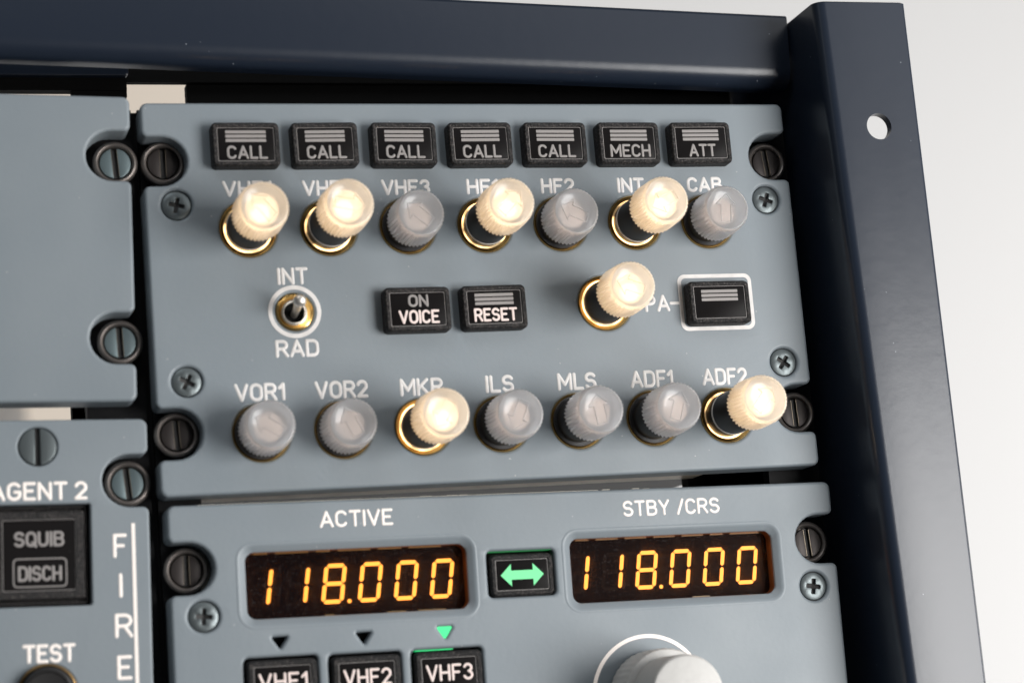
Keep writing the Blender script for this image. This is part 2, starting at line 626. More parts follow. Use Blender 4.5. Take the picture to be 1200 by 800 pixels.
def cross_screw(parent, x, y, tilt, r=3.05):
    a, b = .42, 1.65
    cr = [(-a, -b, .15), (a, -b, .15), (a, -a, .2), (b, -a, .15), (b, a, .15), (a, a, .2), (a, b, .15), (-a, b, .15), (-a, a, .2), (-b, a, .15), (-b, -a, .15), (-a, -a, .2)]
    me = plate_mesh('screw', circ(0, 0, r, 40), [fillet(cr, 3)], -.25, 1.4, .14, 2)
    for v in me.vertices:     # slightly domed head
        rr = math.hypot(v.co.x, v.co.z) / MM
        v.co.y += .035 * rr * rr * MM
    o = finish(me, 'screw', 'phillips', parent, 40, (x, y, 0))
    o.rotation_euler = (0, math.radians(tilt), 0)
    mb = MB()
    mb.lathe([(1.9, -1.5), (1.9, -.75), (.01, -1.25)], 0, 0, 16, (True, False))
    mb.build('recess', 'slot', o, 0)
    # dark seam round the head
    mb = MB()
    mb.lathe([(r - .05, -1.6), (r - .05, -1.0), (r + .3, -1.0), (r + .3, -1.6)], 0, 0, 40, (False, False))
    mb.build('seam', 'slot', o, 0)
    return o


def slot_screw(parent, x, y, tilt, r=3.75):
    sw = .5
    halves = []
    for sgn in (1, -1):
        a0 = math.asin(sw / r)
        halves.append([(sgn * r * math.cos(-PI / 2 + a0 + (PI - 2 * a0) * k / 24), r * math.sin(-PI / 2 + a0 + (PI - 2 * a0) * k / 24)) for k in range(25)])
    me = plate_mesh('screw', halves, [], -.05, 1.5, .22, 3)
    o = finish(me, 'screw', 'phillips', parent, 40, (x, y, 0))
    o.rotation_euler = (0, math.radians(tilt), 0)
    mb = MB()
    mb.box(-sw, sw, -r * .97, r * .97, -2, -.9)
    mb.build('slot', 'slot', o, 0)
    mb = MB()
    mb.lathe([(r - .05, -1.6), (r - .05, -1.0), (r + .3, -1.0), (r + .3, -1.6)], 0, 0, 40, (False, False))
    mb.build('seam', 'slot', o, 0)
    return o


_bt = {}


def button_meshes(w_, h_, ww, wh, dep):
    key = (w_, h_, ww, wh, dep)
    if key in _bt:
        return _bt[key]
    mb = MB()
    r = 1.1
    loops = [lift(rrect(0, 0, w_, h_, r), -1.5), lift(rrect(0, 0, w_, h_, r), dep - .7), lift(rrect(0, 0, w_ - .25, h_ - .25, r), dep - .28),
             lift(rrect(0, 0, w_ - .8, h_ - .8, r * .8), dep), lift(rrect(0, 0, ww + .5, wh + .5, .35), dep), lift(rrect(0, 0, ww + .12, wh + .12, .3), dep - .35),
             lift(rrect(0, 0, ww + .1, wh + .1, .3), dep - 1)]
    mb.loft(loops, (True, True))
    a = mb.build('pushbutton', 'plastic', None, 40)
    mb = MB()
    mb.loft([lift(rrect(0, 0, ww, wh, .3), dep - 1), lift(rrect(0, 0, ww, wh, .3), dep - .32), lift(rrect(0, 0, ww - .3, wh - .3, .25), dep - .24)], (True, True))
    b = mb.build('window', 'window', None, 30)
    mb = MB()    # light-coloured ring painting the highlight where the window meets the frame
    o1, o2 = rrect(0, 0, ww + .16, wh + .16, .33), rrect(0, 0, ww - .02, wh - .02, .3)
    mb.loft([lift(o1, dep - .9), lift(o1, dep - .27), lift(o2, dep - .27), lift(o2, dep - .9)], (False, False))
    c = mb.build('window_edge', 'edge_highlight', None, 30)
    mb = MB()
    mb.loft([lift(rrect(0, 0, 8.6, .66, .1, 2), dep - .4), lift(rrect(0, 0, 8.6, .66, .1, 2), dep - .17)], (True, True))
    d = mb.build('bar', 'legend', None, 30)
    out = (a.data, b.data, c.data, d.data)
    for o in (a, b, c, d):
        bpy.data.objects.remove(o)
    _bt[key] = out
    return out


def link(name, me, parent, loc=None):
    o = bpy.data.objects.new(name, me)
    col.objects.link(o)
    o.parent = parent
    if loc:
        o.location = P(*loc)
    return o


def button(parent, x, y, words, bars=True, w_=14.4, h_=9.6, ww=11.9, wh=7.1, dep=3.2, label=None, rot=0, m='legend', bardy=0):
    a, b, c, d = button_meshes(w_, h_, ww, wh, dep)
    o = link('pushbutton', a, parent, (x, y, 0))
    o.rotation_euler = (0, math.radians(rot), 0)
    link('window', b, o)
    link('window_edge', c, o)
    if bars:
        for k in range(3):
            link('bar', d, o, (0, -2.65 + .92 * k + bardy, 0))
    for (s_, x0, x1, yb, hh, mm) in words:
        text(s_, x0, x1, yb, hh, o, mm, .56, dep - .26, t=.08)
    if label:
        o['label'] = label
    return o


NT = 40


def knob_proto(lit):
    """tall translucent knurled knob; local h = 0 is the face of the cap bottom stop"""
    mb = MB()
    mb.lathe([(4.72, -9), (4.72, 10.6), (4.4, 11.2), (3.2, 11.3)], 0, 0, 48)
    k = mb.build('knob', 'shaft', None, 40)
    mb = MB()
    mb.lathe([(4.74, 1.0), (4.84, 1.05), (4.84, 1.6), (4.74, 1.65)], 0, 0, 48, (False, False))
    mb.build('stripe', 'ring_white', k, 40)
    seg = NT * 4

    def wob(kk, i):
        amp = (0, .17, .20, .20, .19, .14, .03, 0, 0, 0, 0, 0, 0, 0)[kk]
        return amp * (1, 0.1, -1, .1)[i % 4]
    mb = MB()
    prof = [(4.85, 11.35), (5.2, 11.45), (5.32, 11.8), (5.27, 14), (5.15, 18.6), (5.1, 19.45), (5.02, 19.8), (4.88, 20.0), (4.66, 20.05), (4.5, 19.9), (4.3, 19.65), (2.2, 19.45), (1.2, 19.42), (.05, 19.4)]
    mb.lathe(prof, 0, 0, seg, (True, True), wob)
    mb.build('cap', 'cap_on' if lit else 'cap_off', k, 50)
    mb = MB()
    mb.lathe([(3.9, 11.4), (3.9, 15.2), (3.6, 15.9), (2.4, 16.3), (.05, 16.4)] if lit else [(3.5, 11.4), (3.5, 14.6), (3.1, 15.3), (2.0, 15.7), (.05, 15.8)], .0, .0, 32)
    mb.build('lamp', 'lamp_on' if lit else 'lamp_off', k, 40)
    if lit:
        mb = MB()
        mb.lathe([(2.1, 15.6), (2.1, 16.5), (1.7, 16.9), (.05, 17.0)], -.6, .9, 24)
        mb.build('lamp_spot', 'hot', k, 40)
    return k


_arrow = None


def arrow_mark(k, ang, lit):
    """raised outline of an arrow in the recessed face of the cap"""
    global _arrow
    if _arrow is None:
        mb = MB()
        pts = [(0, -3.4), (2.3, -1.0), (1.15, -1.0), (1.15, 2.9), (-1.15, 2.9), (-1.15, -1.0), (-2.3, -1.0)]
        n = len(pts)
        for i in range(n):
            stroke(mb, [pts[i], pts[(i + 1) % n]], .13, .24 + .012 * i, 19.42)
        o = mb.build('arrow', 'cap_off', k, 60)
        _arrow = o.data
    else:
        o = link('arrow', _arrow, k)
    o.data = _arrow if not lit else arrow_lit()
    o.rotation_euler = (0, math.radians(ang), 0)
    return o


_al = []


def arrow_lit():
    if not _al:
        me = _arrow.copy()
        me.materials.clear()
        me.materials.append(M['cap_on'])
        _al.append(me)
    return _al[0]


# ------------------------------------------------------------------ setting: backdrop
mb = MB()
mb.box(-1500, 3500, -1800, 1800, -1010, -1000)
bd = mb.build('backdrop_wall', 'backdrop', None, 0)
bd['kind'] = 'structure'

# ------------------------------------------------------------------ equipment rack
rack = thing('equipment_rack', 'dark navy painted steel rack frame holding the grey panels', 'rack')


def rounded_profile_post(x0, x1, hf, hb, r=2.6, t=2.2):
    """L-section (x, h): front flange x0..x1, side flange going back to hb, outer corner rounded"""
    pts = []
    for k in range(9):
        a = PI - (PI / 2) * k / 8
        pts.append((x0 + r + r * math.cos(a), hf - r + r * math.sin(a)))
    re = .9
    for k in range(5):
        a = PI / 2 - (PI / 2) * k / 4
        pts.append((x1 - re + re * math.cos(a), hf - re + re * math.sin(a)))
    pts += [(x1, hf - t), (x0 + t, hf - t), (x0 + t, hb), (x0, hb)]
    return pts


mb = MB()
yT, yB = -19.4, 190
sec = []
for y, xa, xb in ((yT, 149.9, 171.9), (yT + .25, 149.9, 172.05), (yB, 155.3, 173.1)):
    ins = .35 if y == yT else 0
    sec.append([P(x, y, h) for x, h in rounded_profile_post(xa, xb - ins, 15 - ins * .6, -60)])
mb.loft(sec)
post = mb.build('post', 'navy', rack, 30)
# through hole in the front flange
mb = MB()
mb.lathe([(3.0, 10), (3.0, 20)], 162.2, 9.7, 48)
cut = mb.build('cutter', 'navy', None, 30)
bo = post.modifiers.new('b', 'BOOLEAN')
bo.operation = 'DIFFERENCE'
bo.object = cut
bo.solver = 'EXACT'
bpy.context.view_layer.update()
dg = bpy.context.evaluated_depsgraph_get()
me2 = bpy.data.meshes.new_from_object(post.evaluated_get(dg))
post.modifiers.clear()
post.data = me2
me2.set_sharp_from_angle(angle=math.radians(30))
bpy.data.objects.remove(cut)

# top bar: channel with rounded lower front edge, slightly out of level
L0, L1 = -190, 0
prof = []
r = 4.2
for k in range(13):
    a = (PI / 2) * k / 12
    prof.append((17.0 - r + r * math.sin(a), -r + r * math.cos(a)))
prof += [(17.0, -6.5), (14.8, -6.5), (13.5, -2.2), (2.2, -2.2), (2.2, -20), (0, -20)]
for k in range(5):
    a = PI / 2 * (k / 4)
    prof.append((1.2 - 1.2 * math.cos(a), -1.2 + 1.2 * math.sin(a)))
mb = MB()
mb.loft([[P(x, y, h) for y, h in prof] for x in (L0, L1)])
bar = mb.build('top_bar', 'navy', rack, 30, (149.55, -21.3, 0))
bar.rotation_euler = (0, math.radians(1.95), 0)


def prism(name, pts, h0, h1, m, parent, bev=.5):
    return plate(name, pts, [], h1, h1 - h0, m, parent, bev, 2)


prism('cross_bar', rrect(-50, -17.3, 104, 4.0, .8), -32, -30, 'navy', rack, .4)
mb = MB(); mb.box(-120, 1.8, -16, -12.7, -36, -33); mb.box(-10.5, 1.8, -12.7, -11.4, -36, -33.4); mb.build('bracket', 'black', rack, 0)
mb = MB(); mb.box(-120, 149.5, -25, -15.3, -37, -35); mb.build('rear_rail', 'black', rack, 0)
mb = MB(); mb.box(15.8, 149.5, -15.4, 8, -40, -37.2); mb.box(126, 146, 66, 100, -34, -30); mb.build('rear_plate', 'black', rack, 0)
# vertical mounting rails the fasteners screw into
for x0, x1, y0 in ((-13, 9.5, -1.0), (137.5, 149.8, -1.0)):
    mb = MB()
    mb.box(x0 + .0, -.75 if x0 < 0 else x1, y0, 190, -12.5, -9.2)
    if x0 < 0:
        mb.box(.55, x1, y0, 190, -12.5, -9.0)
        mb.box(-.75, .55, y0, 190, -14, -11.2)
    mb.build('mounting_rail', 'rail', rack, 0)
mb = MB(); mb.box(-14.0, 9, 52, 70, -34, -30); mb.build('bracket', 'black', rack, 0)
mb = MB(); mb.box(42, 200, -360, 0, -905, -895); bb = mb.build('shade_board', 'beige', None, 0)  # added beige sheet, its colour stands in for shade on the backdrop
bb['label'] = 'beige sheet far behind the rack, added for shade on the wall seen through the gaps'; bb['category'] = 'shade_board'
mb = MB(); mb.box(146.5, 149.7, -3, 190, -60, -14); mb.build('side_plate', 'black', rack, 0)

# ------------------------------------------------------------------ audio control panel (the large one with the knobs)
acp = thing('audio_control_panel', 'large grey audio panel with rows of translucent knobs and CALL buttons', 'control panel', (0, 0), 0)


def notched(w_, h_, left, right, cr=1.6, nr=5.55, depth=3.75):
    """panel outline with round fastener notches in its sides; left/right are lists of notch heights"""
    pts = []

    def seg(n=14):
        return n
    out = [(0, 0, cr), (w_, 0, cr)]
    res = []
    raw = []
    raw.append((0, 0, cr)); raw.append((w_, 0, cr))
    for y in right:
        raw.append((w_, y - 5.35, 1.3))
        cx = w_ - depth
        for k in range(15):
            a = math.radians(-90 - 180 * k / 14)
            raw.append((cx + nr * math.cos(a), y + 5.35 * math.sin(a), 0))
        raw.append((w_, y + 5.35, 1.3))
    raw.append((w_, h_, cr)); raw.append((0, h_, cr))
    for y in left[::-1]:
        raw.append((0, y + 5.35, 1.3))
        for k in range(15):
            a = math.radians(90 - 180 * k / 14)
            raw.append((depth + nr * math.cos(a), y + 5.35 * math.sin(a), 0))
        raw.append((0, y - 5.35, 1.3))
    return fillet(raw, 6)


TH = 7.0
KX = [21.35 + 17.27 * i for i in range(7)]
ROW1 = [(x, 27.45 - .03 * i) for i, x in enumerate(KX)]
ROW2 = [(x + .1, 70.8 + .06 * i) for i, x in enumerate(KX)]
PAK = (99.0, 45.3)
holes = [circ(x, y, 6.05, 56) for x, y in ROW1 + ROW2 + [PAK]]
holes.append(circ(30.05, 45.5, 4.0, 48))
holes += [circ(x, y, 3.2, 40) for x, y in ((6.57, 22.2), (139.75, 22.45), (6.65, 59.6), (139.95, 59.75))]
plate('faceplate', notched(146, 83.2, [12.65, 70.3], [12.4, 70.2]), holes, 0, TH, 'panel', acp, .75, 4)

for (x, y, t_) in ((4.85, 12.0, 0), (4.55, 69.9, -3), (142.6, 12.75, -5), (143.3, 70.65, -2)):
    fastener(acp, x, y, -4.0, t_)
for (x, y, t_) in ((6.57, 22.2, 12), (139.75, 22.45, 20), (6.65, 59.6, 28), (139.95, 59.75, 35)):
    cross_screw(acp, x, y, t_)

labels1 = [('VHF1', 16.3, 26.9), ('VHF2', 33.35, 44.3), ('VHF3', 50.6, 61.5), ('HF1', 69.6, 76.8), ('HF2', 86.55, 94.3), ('INT', 104.3, 110.7), ('CAB', 120.85, 129.3)]
for s_, a, b in labels1:
    text(s_, a, b, 20.58, 3.5, acp, 'white', .70)
labels2 = [('VOR1', 16.25, 26.9, 64.25), ('VOR2', 33.15, 44.6, 64.3), ('MKR', 51.5, 61.0, 64.35), ('ILS', 70.3, 76.7, 64.3), ('MLS', 86.5, 95.4, 64.35), ('ADF1', 103.2, 113.2, 64.4), ('ADF2', 120.0, 130.7, 64.45)]
for s_, a, b, y in labels2:
    text(s_, a, b, y, 3.85, acp, 'white', .72)
text('INT', 26.75, 33.35, 39.72, 3.75, acp, 'white', .72)
text('RAD', 25.4, 34.7, 55.2, 3.8, acp, 'white', .72)
text('PA', 108.2, 114.1, 47.6, 3.8, acp, 'white', .70)
mb = MB(); stroke(mb, [(114.4, 45.75), (116.2, 45.75)], .33, .08, 0); mb.build('dash_mark', 'white', acp, 60)


def outline(name, pts_out, pts_in, t, m, parent, h0=0):
    mb = MB()
    mb.loft([lift(pts_out, h0 - .2), lift(pts_out, h0 + t), lift(pts_in, h0 + t), lift(pts_in, h0 - .2)], (False, False))
    return mb.build(name, m, parent, 30)


outline('button_outline', rrect(125.15, 45.75, 17.6, 12.7, 1.7), rrect(125.15, 45.75, 15.9, 11.0, 1.0), .08, 'white', acp)
outline('switch_ring', circ(30.05, 45.5, 5.65, 64), circ(30.05, 45.5, 4.75, 64), .08, 'white', acp)

# pushbuttons
for i, x in enumerate([21.3, 38.3, 55.6, 72.65, 89.75, 106.85, 123.95]):
    wd, wx = (('CALL', 4.35),) * 5 + (('MECH', 4.75), ('ATT', 3.25)), None
    s_, hw = wd[i]
    button(acp, x + .15, 9.95, [(s_, -hw + .15, hw + .15, 3.25, 3.0, 'legend')], True, rot=(0, -.6, .3, -.4, .2, 0, -.3)[i])
button(acp, 56.0, 46.2, [('ON', -2.1, 2.4, -.45, 2.75, 'legend'), ('VOICE', -4.35, 4.6, 3.15, 3.0, M['legend_lit'])], False, label='black pushbutton reading ON VOICE')
button(acp, 72.95, 46.15, [('RESET', -4.75, 4.95, 3.15, 3.0, M['legend_lit'])], True, rot=-.4, label='black pushbutton reading RESET')
button(acp, 124.85, 46.35, [], True, bardy=.2, label='unlettered black pushbutton inside the white outline')

# toggle switch
mb = MB()
mb.lathe([(3.98, -1.5), (3.98, -.1), (3.6, .1), (2.75, -.4), (2.7, -1.4), (2.0, -1.7)], 0, 0, 48, (False, False))
tg = mb.build('toggle_switch', 'brass', acp, 40, (30.05, 45.5, 0))
mb = MB(); mb.lathe([(2.72, -.3), (2.72, .7), (2.45, .85), (2.2, .7), (2.2, -1)], -.2, .3, 40, (False, False)); mb.build('sleeve', 'chrome', tg, 40)
mb = MB(); mb.lathe([(2.3, -1.2), (2.3, -1.0), (.05, -1.0)], 0, .3, 32, (True, False)); mb.build('socket', 'black', tg, 40)
mb = MB()
path = [(0, .5, -1.0, .75), (-.1, .1, 2.5, .82), (-.25, -.5, 5.4, 1.0), (-.3, -.7, 6.6, 1.25), (-.32, -.78, 7.5, 1.38), (-.34, -.84, 8.1, 1.30), (-.35, -.88, 8.6, .95), (-.36, -.9, 8.8, .5)]
mb.loft([[P(cx + r_ * math.cos(2 * PI * i / 24), cy + r_ * math.sin(2 * PI * i / 24), h) for i in range(24)] for cx, cy, h, r_ in path])
mb.build('lever', 'chrome', tg, 50)

# knobs: two prototypes (lamp on / lamp off), each other one a copy
mbb = MB()
mbb.lathe([(6.03, -3.2), (6.03, -.12), (5.98, .05), (5.9, .02), (5.88, 0), (5.25, -.3), (5.2, -.34), (5.18, -3.2)], 0, 0, 64, (False, False))
bush0 = mbb.build('bushing', 'brass', acp, 30)
mbb = MB()
mbb.lathe([(5.2, -3.0), (5.2, -.35), (4.6, -.75), (4.6, -3.0)], 0, 0, 64, (False, False))
leak0 = mbb.build('lamp_gap', 'leak', bush0, 30)
mbb = MB()
mbb.lathe([(5.6, -.6), (5.6, -.03), (5.5, .03), (4.6, .03), (4.6, -3.0)], 0, 0, 64, (False, False))
floor_me = mbb.build('dark_ring', 'shaft', None, 30)
bush0.location = P(ROW1[0][0], ROW1[0][1])
first = [True]
proto = {True: knob_proto(True), False: knob_proto(False)}
used = {True: False, False: False}


def place_knob(x, y, tall, ang, words, hh):
    dh = hh - 20.05
    if first[0]:
        b = bush0
        first[0] = False
    else:
        b = bush0.copy()
        col.objects.link(b)
        b.parent = acp
        b.location = P(x, y)
        if tall:
            g = leak0.copy(); col.objects.link(g); g.parent = b
            g.rotation_euler = (0, random.uniform(-3, 3), 0)
        else:
            g = floor_me.copy(); col.objects.link(g); g.parent = b
    src = proto[tall]
    if not used[tall]:
        k = src
        k.parent = acp
        used[tall] = True
        k.location = P(x, y, dh)
    else:
        k = src.copy()
        col.objects.link(k)
        k.parent = acp
        k.location = P(x, y, dh)
        for ch in list(src.children):
            if ch.name.startswith('arrow'):
                continue
            d = ch.copy()
            col.objects.link(d)
            d.parent = k
            if ch.name.startswith('cap'):
                d.rotation_euler = (0, math.radians(random.uniform(0, 8)), 0)
            if ch.name.startswith('lamp_spot'):
                d.rotation_euler = (0, math.radians(random.uniform(-40, 40)), 0)
    arrow_mark(k, ang, tall)
    k['label'] = words


spec1 = [(1, -40, 'VHF1', 19.5), (1, 100, 'VHF2', 21.2), (0, -50, 'VHF3', 11.8), (1, 45, 'HF1', 20.5), (0, -65, 'HF2', 11.2), (1, -115, 'INT', 20.2), (0, 5, 'CAB', 11.9)]
spec2 = [(0, -58, 'VOR1', 11.2), (0, -25, 'VOR2', 9.9), (1, 215, 'MKR', 18.9), (0, 205, 'ILS', 14.2), (0, -8, 'MLS', 15.4), (0, 18, 'ADF1', 16.0), (1, 40, 'ADF2', 21.8)]
for (x, y), (t_, a, s_, hh) in zip(ROW1 + ROW2, spec1 + spec2):
    place_knob(x, y, bool(t_), a, ('raised knob glowing warm white under ' if t_ else 'pushed-in unlit frosted knob under ') + s_, hh)
place_knob(PAK[0], PAK[1], True, -70, 'raised knob glowing warm white left of PA', 18.6)

bpy.data.objects.remove(floor_me)

# chassis box behind the panel
mb = MB(); mb.box(8.5, 134, 6, 80.2, -75, -7.1); mb.build('chassis', 'rail', acp, 0)
for x0, x1, h0, h1, y1, mm in ((8.9, 128, -11.5, -7.2, 82.7, 'chassis'), (8.9, 133, -15, -11.5, 81.2, 'black'), (8.9, 124, -22, -15.0, 82.3, 'chassis')):
    mb = MB(); mb.box(x0, x1, 80.2, y1, h0, h1); mb.build('chassis_lip', mm, acp, 0)

# ------------------------------------------------------------------ radio management panel (below)
rmp = thing('radio_management_panel', 'grey radio tuning panel with two amber 118.000 displays', 'control panel', (0, 85), .75)
WINS = [(40.1, 16.95, 46.9, 13.6), (109.75, 17.1, 46.5, 13.7)]
LB = [(22.95, 31.75), (40.45, 31.95), (57.85, 32.0)]
holes = [rrect(x, y, w_ + 2.6, h_ + 2.6, 3.0) for x, y, w_, h_ in WINS]
holes.append(rrect(75.2, 17.0, 14.9, 9.7, 1.0))
for x, y in LB:
    holes.append(rrect(x, y + 7.2, 15.2, 14.8, 1.0))
TRI = [(22.95, 27.5), (40.45, 27.5), (57.7, 27.3)]
for x, y in TRI:
    holes.append(fillet([(x - 1.75, y, .25), (x + 1.75, y, .25), (x, y + 2.6, .25)], 3))
holes += [circ(7.65, 22.7, 3.2, 40), circ(141.85, 22.9, 3.2, 40)]
pl = notched(146.9, 128, [12.9, 100], [12.6, 100])
pl = [(x + 1.0, y) for x, y in pl]
plate('faceplate', pl, holes, 0, TH, 'panel', rmp, .75, 4)
for x, y, t_ in ((5.15, 12.9, 0), (143.3, 12.96, -4)):
    fastener(rmp, x, y, -4.0, t_)
cross_screw(rmp, 7.65, 22.7, 5)
cross_screw(rmp, 141.85, 22.9, 8)
text('ACTIVE', 32.4, 48.0, 5.72, 3.5, rmp, 'white_lit', .58)
text('STBY', 98.85, 109.6, 6.0, 3.45, rmp, 'white_lit', .56)
text('/CRS', 111.2, 121.2, 6.0, 3.45, rmp, 'white_lit', .56)

SEG = {'a': ((-.5, 1), (.5, 1)), 'b': ((.5, 1), (.5, 0)), 'c': ((.5, 0), (.5, -1)), 'd': ((-.5, -1), (.5, -1)), 'e': ((-.5, 0), (-.5, -1)), 'f': ((-.5, 1), (-.5, 0)), 'g': ((-.5, 0), (.5, 0))}
CH = {'1': 'bc', '8': 'abcdefg', '0': 'abcdef'}


def segs(mb, names, cx, cy, hh=3.72, wd=3.9, th=.41, h=0, dy=0):
    for n in names:
        (ax, ay), (bx, by) = SEG[n]
        a = Vector((ax * wd, -ay * hh)); b = Vector((bx * wd, -by * hh))
        d = (b - a).normalized(); nr = Vector((-d.y, d.x))
        a += d * .12; b -= d * .12
        c = [a, a + d * th * .9 + nr * th, b - d * th * .9 + nr * th, b, b - d * th * .9 - nr * th, a + d * th * .9 - nr * th]
        c = fillet([(p.x, p.y, .1) for p in c], 2)
        c = [(cx + x - .155 * y, cy + y) for x, y in c]
        mb.loft([lift(c, h), lift(c, h + .05)], (True, True))


for wi, (x, y, w_, h_) in enumerate(WINS):
    mb = MB()
    n = 8
    loops = [lift(rrect(x, y, w_ + 4.4, h_ + 4.4, 3.8, n), -.02), lift(rrect(x, y, w_ + 4.0, h_ + 4.0, 3.6, n), .05), lift(rrect(x, y, w_ + 3.2, h_ + 3.2, 3.2, n), .06), lift(rrect(x, y, w_ + 2.2, h_ + 2.2, 2.6, n), -.25),
             lift(rrect(x, y, w_ + .5, h_ + .5, 2.0, n), -.75), lift(rrect(x, y, w_, h_, 1.9, n), -1.0), lift(rrect(x, y, w_, h_, 1.9, n), -1.3)]
    mb.loft(loops, (False, False))
    bz = mb.build('bezel', 'panel', rmp, 50)
    mb = MB()
    mb.loft([lift(rrect(x, y, w_ + .06, h_ + .06, 1.9, n), -1.3), lift(rrect(x, y, w_ - .2, h_ - .2, 1.8, n), -3.9)], (False, False))
    mb.build('inner_wall', 'copper', bz, 50)
    mb = MB()
    mb.loft([lift(rrect(x, y, w_ + 1.8, h_ + 1.8, 1.9), -4.4), lift(rrect(x, y, w_ + 1.8, h_ + 1.8, 1.9), -3.6)], (True, True))
    dp = mb.build('display', 'glass', rmp, 30)
    cx0 = (20.05, 88.9)[wi]
    cy = (17.05, 17.35)[wi]
    pit = (7.73, 7.80)[wi]
    for k, ch in enumerate('118000'):
        cx = cx0 + pit * k
        mb = MB(); segs(mb, CH[ch], cx, cy, h=-3.58); mb.build('digit', 'digit', dp, 0)
        rest = [n_ for n_ in 'abcdefg' if n_ not in CH[ch]]
        if rest and k < 2:
            mb = MB(); segs(mb, rest, cx, cy, h=-3.6); mb.build('unlit_digit', 'unlit', dp, 0)
    mb = MB(); mb.lathe([(.42, -3.6), (.42, -3.5)], cx0 + pit * 2 + 3.05, cy + 3.75, 16); mb.build('decimal_point', 'digit', dp, 0)
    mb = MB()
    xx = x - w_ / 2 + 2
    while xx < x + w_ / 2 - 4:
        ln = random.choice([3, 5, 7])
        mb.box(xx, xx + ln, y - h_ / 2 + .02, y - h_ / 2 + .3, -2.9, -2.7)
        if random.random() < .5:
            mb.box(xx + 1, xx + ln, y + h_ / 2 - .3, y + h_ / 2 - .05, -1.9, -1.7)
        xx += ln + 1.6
    mb.build('edge_reflection', 'amber_glint', dp, 0)  # dashes painting the gold reflections along the window edges
    mb = MB()
    mb.loft([lift(rrect(x, y, w_ + .9, h_ + .9, 1.9), -2.45), lift(rrect(x, y, w_ + .9, h_ + .9, 1.9), -2.4)], (True, True))
    mb.build('filter_glass', 'filter', dp, 0)

# transfer button with the green double arrow
b = button(rmp, 75.25, 17.35, [], False, 13.9, 8.9, 11.4, 6.3, .4, label='small pushbutton with a lit green double arrow')
mb = MB()
aw, ah, st, hl = 4.75, 2.35, .95, 2.35
pts = [(-aw, 0), (-aw + hl, -ah), (-aw + hl, -st), (aw - hl, -st), (aw - hl, -ah), (aw, 0), (aw - hl, ah), (aw - hl, st), (-aw + hl, st), (-aw + hl, ah)]
mb.loft([lift(pts, .12), lift(pts, .22)], (True, True))
mb.build('arrow_mark', 'green', b, 0)
mb = MB(); mb.box(67.95, 82.45, 12.22, 12.3, -3, -.5); mb.build('lit_gap', 'green_wall', rmp, 0)  # glowing strip that paints green light on the hole wall
mb = MB(); mb.loft([lift(rrect(75.2, 17, 14.95, 9.75, 1), -3), lift(rrect(75.2, 17, 14.95, 9.75, 1), -2.6)]); mb.build('button_well', 'black', rmp, 0)

for i, (x, y) in enumerate(LB):
    s_ = ('VHF1', 'VHF2', 'VHF3')[i]
    button(rmp, x, y + 7.6, [(s_, -5.0, 5.1, -1.05, 3.5, M['legend_lit'])], False, 14.4, 14.4, 11.6, 11.6, 1.2)
    mb = MB(); mb.loft([lift(rrect(x, y + 7.2, 15.3, 14.9, 1), -4), lift(rrect(x, y + 7.2, 15.3, 14.9, 1), -3.6)]); mb.build('button_well', 'black', rmp, 0)
    tx, ty = TRI[i]
    mb = MB()
    tp = [(tx - 1.9, ty - .1), (tx + 1.9, ty - .1), (tx, ty + 2.8)]
    hh = -.45 if i == 2 else -3
    mb.loft([lift(tp, hh - .5), lift(tp, hh)])
    mb.build('indicator', 'green_hi' if i == 2 else 'black', rmp, 0)
    if i == 2:
        mb = MB(); mb.box(x - 6.6, x + 1.5, y - .1, y + .06, -2.5, -.75); mb.build('lit_gap', 'green_hi', rmp, 0)  # emissive strip, paints the green light on the wall above the button

# tuning knob, two stages, with its white scale ring
outline('scale_ring', circ(101.8, 44.2, 12.95, 96), circ(101.8, 44.2, 12.15, 96), .08, 'white_lit', rmp)
mb = MB()
sg = 160
mb.lathe([(9.2, .3), (9.7, .6), (9.7, 9.6), (9.4, 10.1), (8.6, 10.3), (8.3, 10.3)], 0, 0, sg, (True, True), lambda k, i: (.06 if (i % 4) in (0, 1) else -.05) if k in (1, 2) else 0)
kn = mb.build('tuning_knob', 'knob_grey', rmp, 35, (102.3, 44.5, 0))
kn['label'] = 'stepped light grey rotary knob inside the white ring'
mb = MB()
mb.lathe([(7.9, 10.3), (7.9, 20.6), (7.75, 21.2), (7.4, 21.6), (6.9, 21.75), (.05, 21.8)], 0, 0, 96, (False, True))
mb.build('inner_knob', 'knob_grey', kn, 30)

# chassis behind: bright top edge and the board with its pins
mb = MB(); mb.box(8.5, 134, 1.2, 70, -50, -7.2); mb.build('chassis', 'chassis', rmp, 0)
mb = MB()
mb.box(8.5, 96, -.85, 1.2, -10, -7.3)
x = 52
while x < 118:
    wd = random.uniform(.5, 2.6)
    mb.box(x, x + wd, -1.15 + random.uniform(0, .5), 0, -12.5 - random.random(), -9.0)
    x += wd + random.uniform(.2, .9)
pn = mb.build('connector_pins', 'pins', rmp, 0)
pn['kind'] = 'stuff'

# ------------------------------------------------------------------ blank panel (upper left)
blank = thing('blank_panel', 'plain grey panel without controls at upper left', 'panel', (-2, -1.3), 1.5)
W2 = 140
o = notched(W2, 64.6, [12.8, 51.4], [12.8, 51.4])
plate('faceplate', [(x - W2, y) for x, y in o], [], 0, TH, 'panel', blank, .75, 4)
fastener(blank, -2.8, 13.3, -4, -5, 'head_grey')
fastener(blank, -2.7, 51.5, -4, -3, 'head_grey')
mb = MB(); mb.box(-130, -1.5, 56, 63.4, -10.5, -7.1); mb.build('flange', 'rail', blank, 0)
mb = MB(); mb.box(-130, -9, 8, 52, -50, -7.2); mb.build('chassis', 'black', blank, 0)

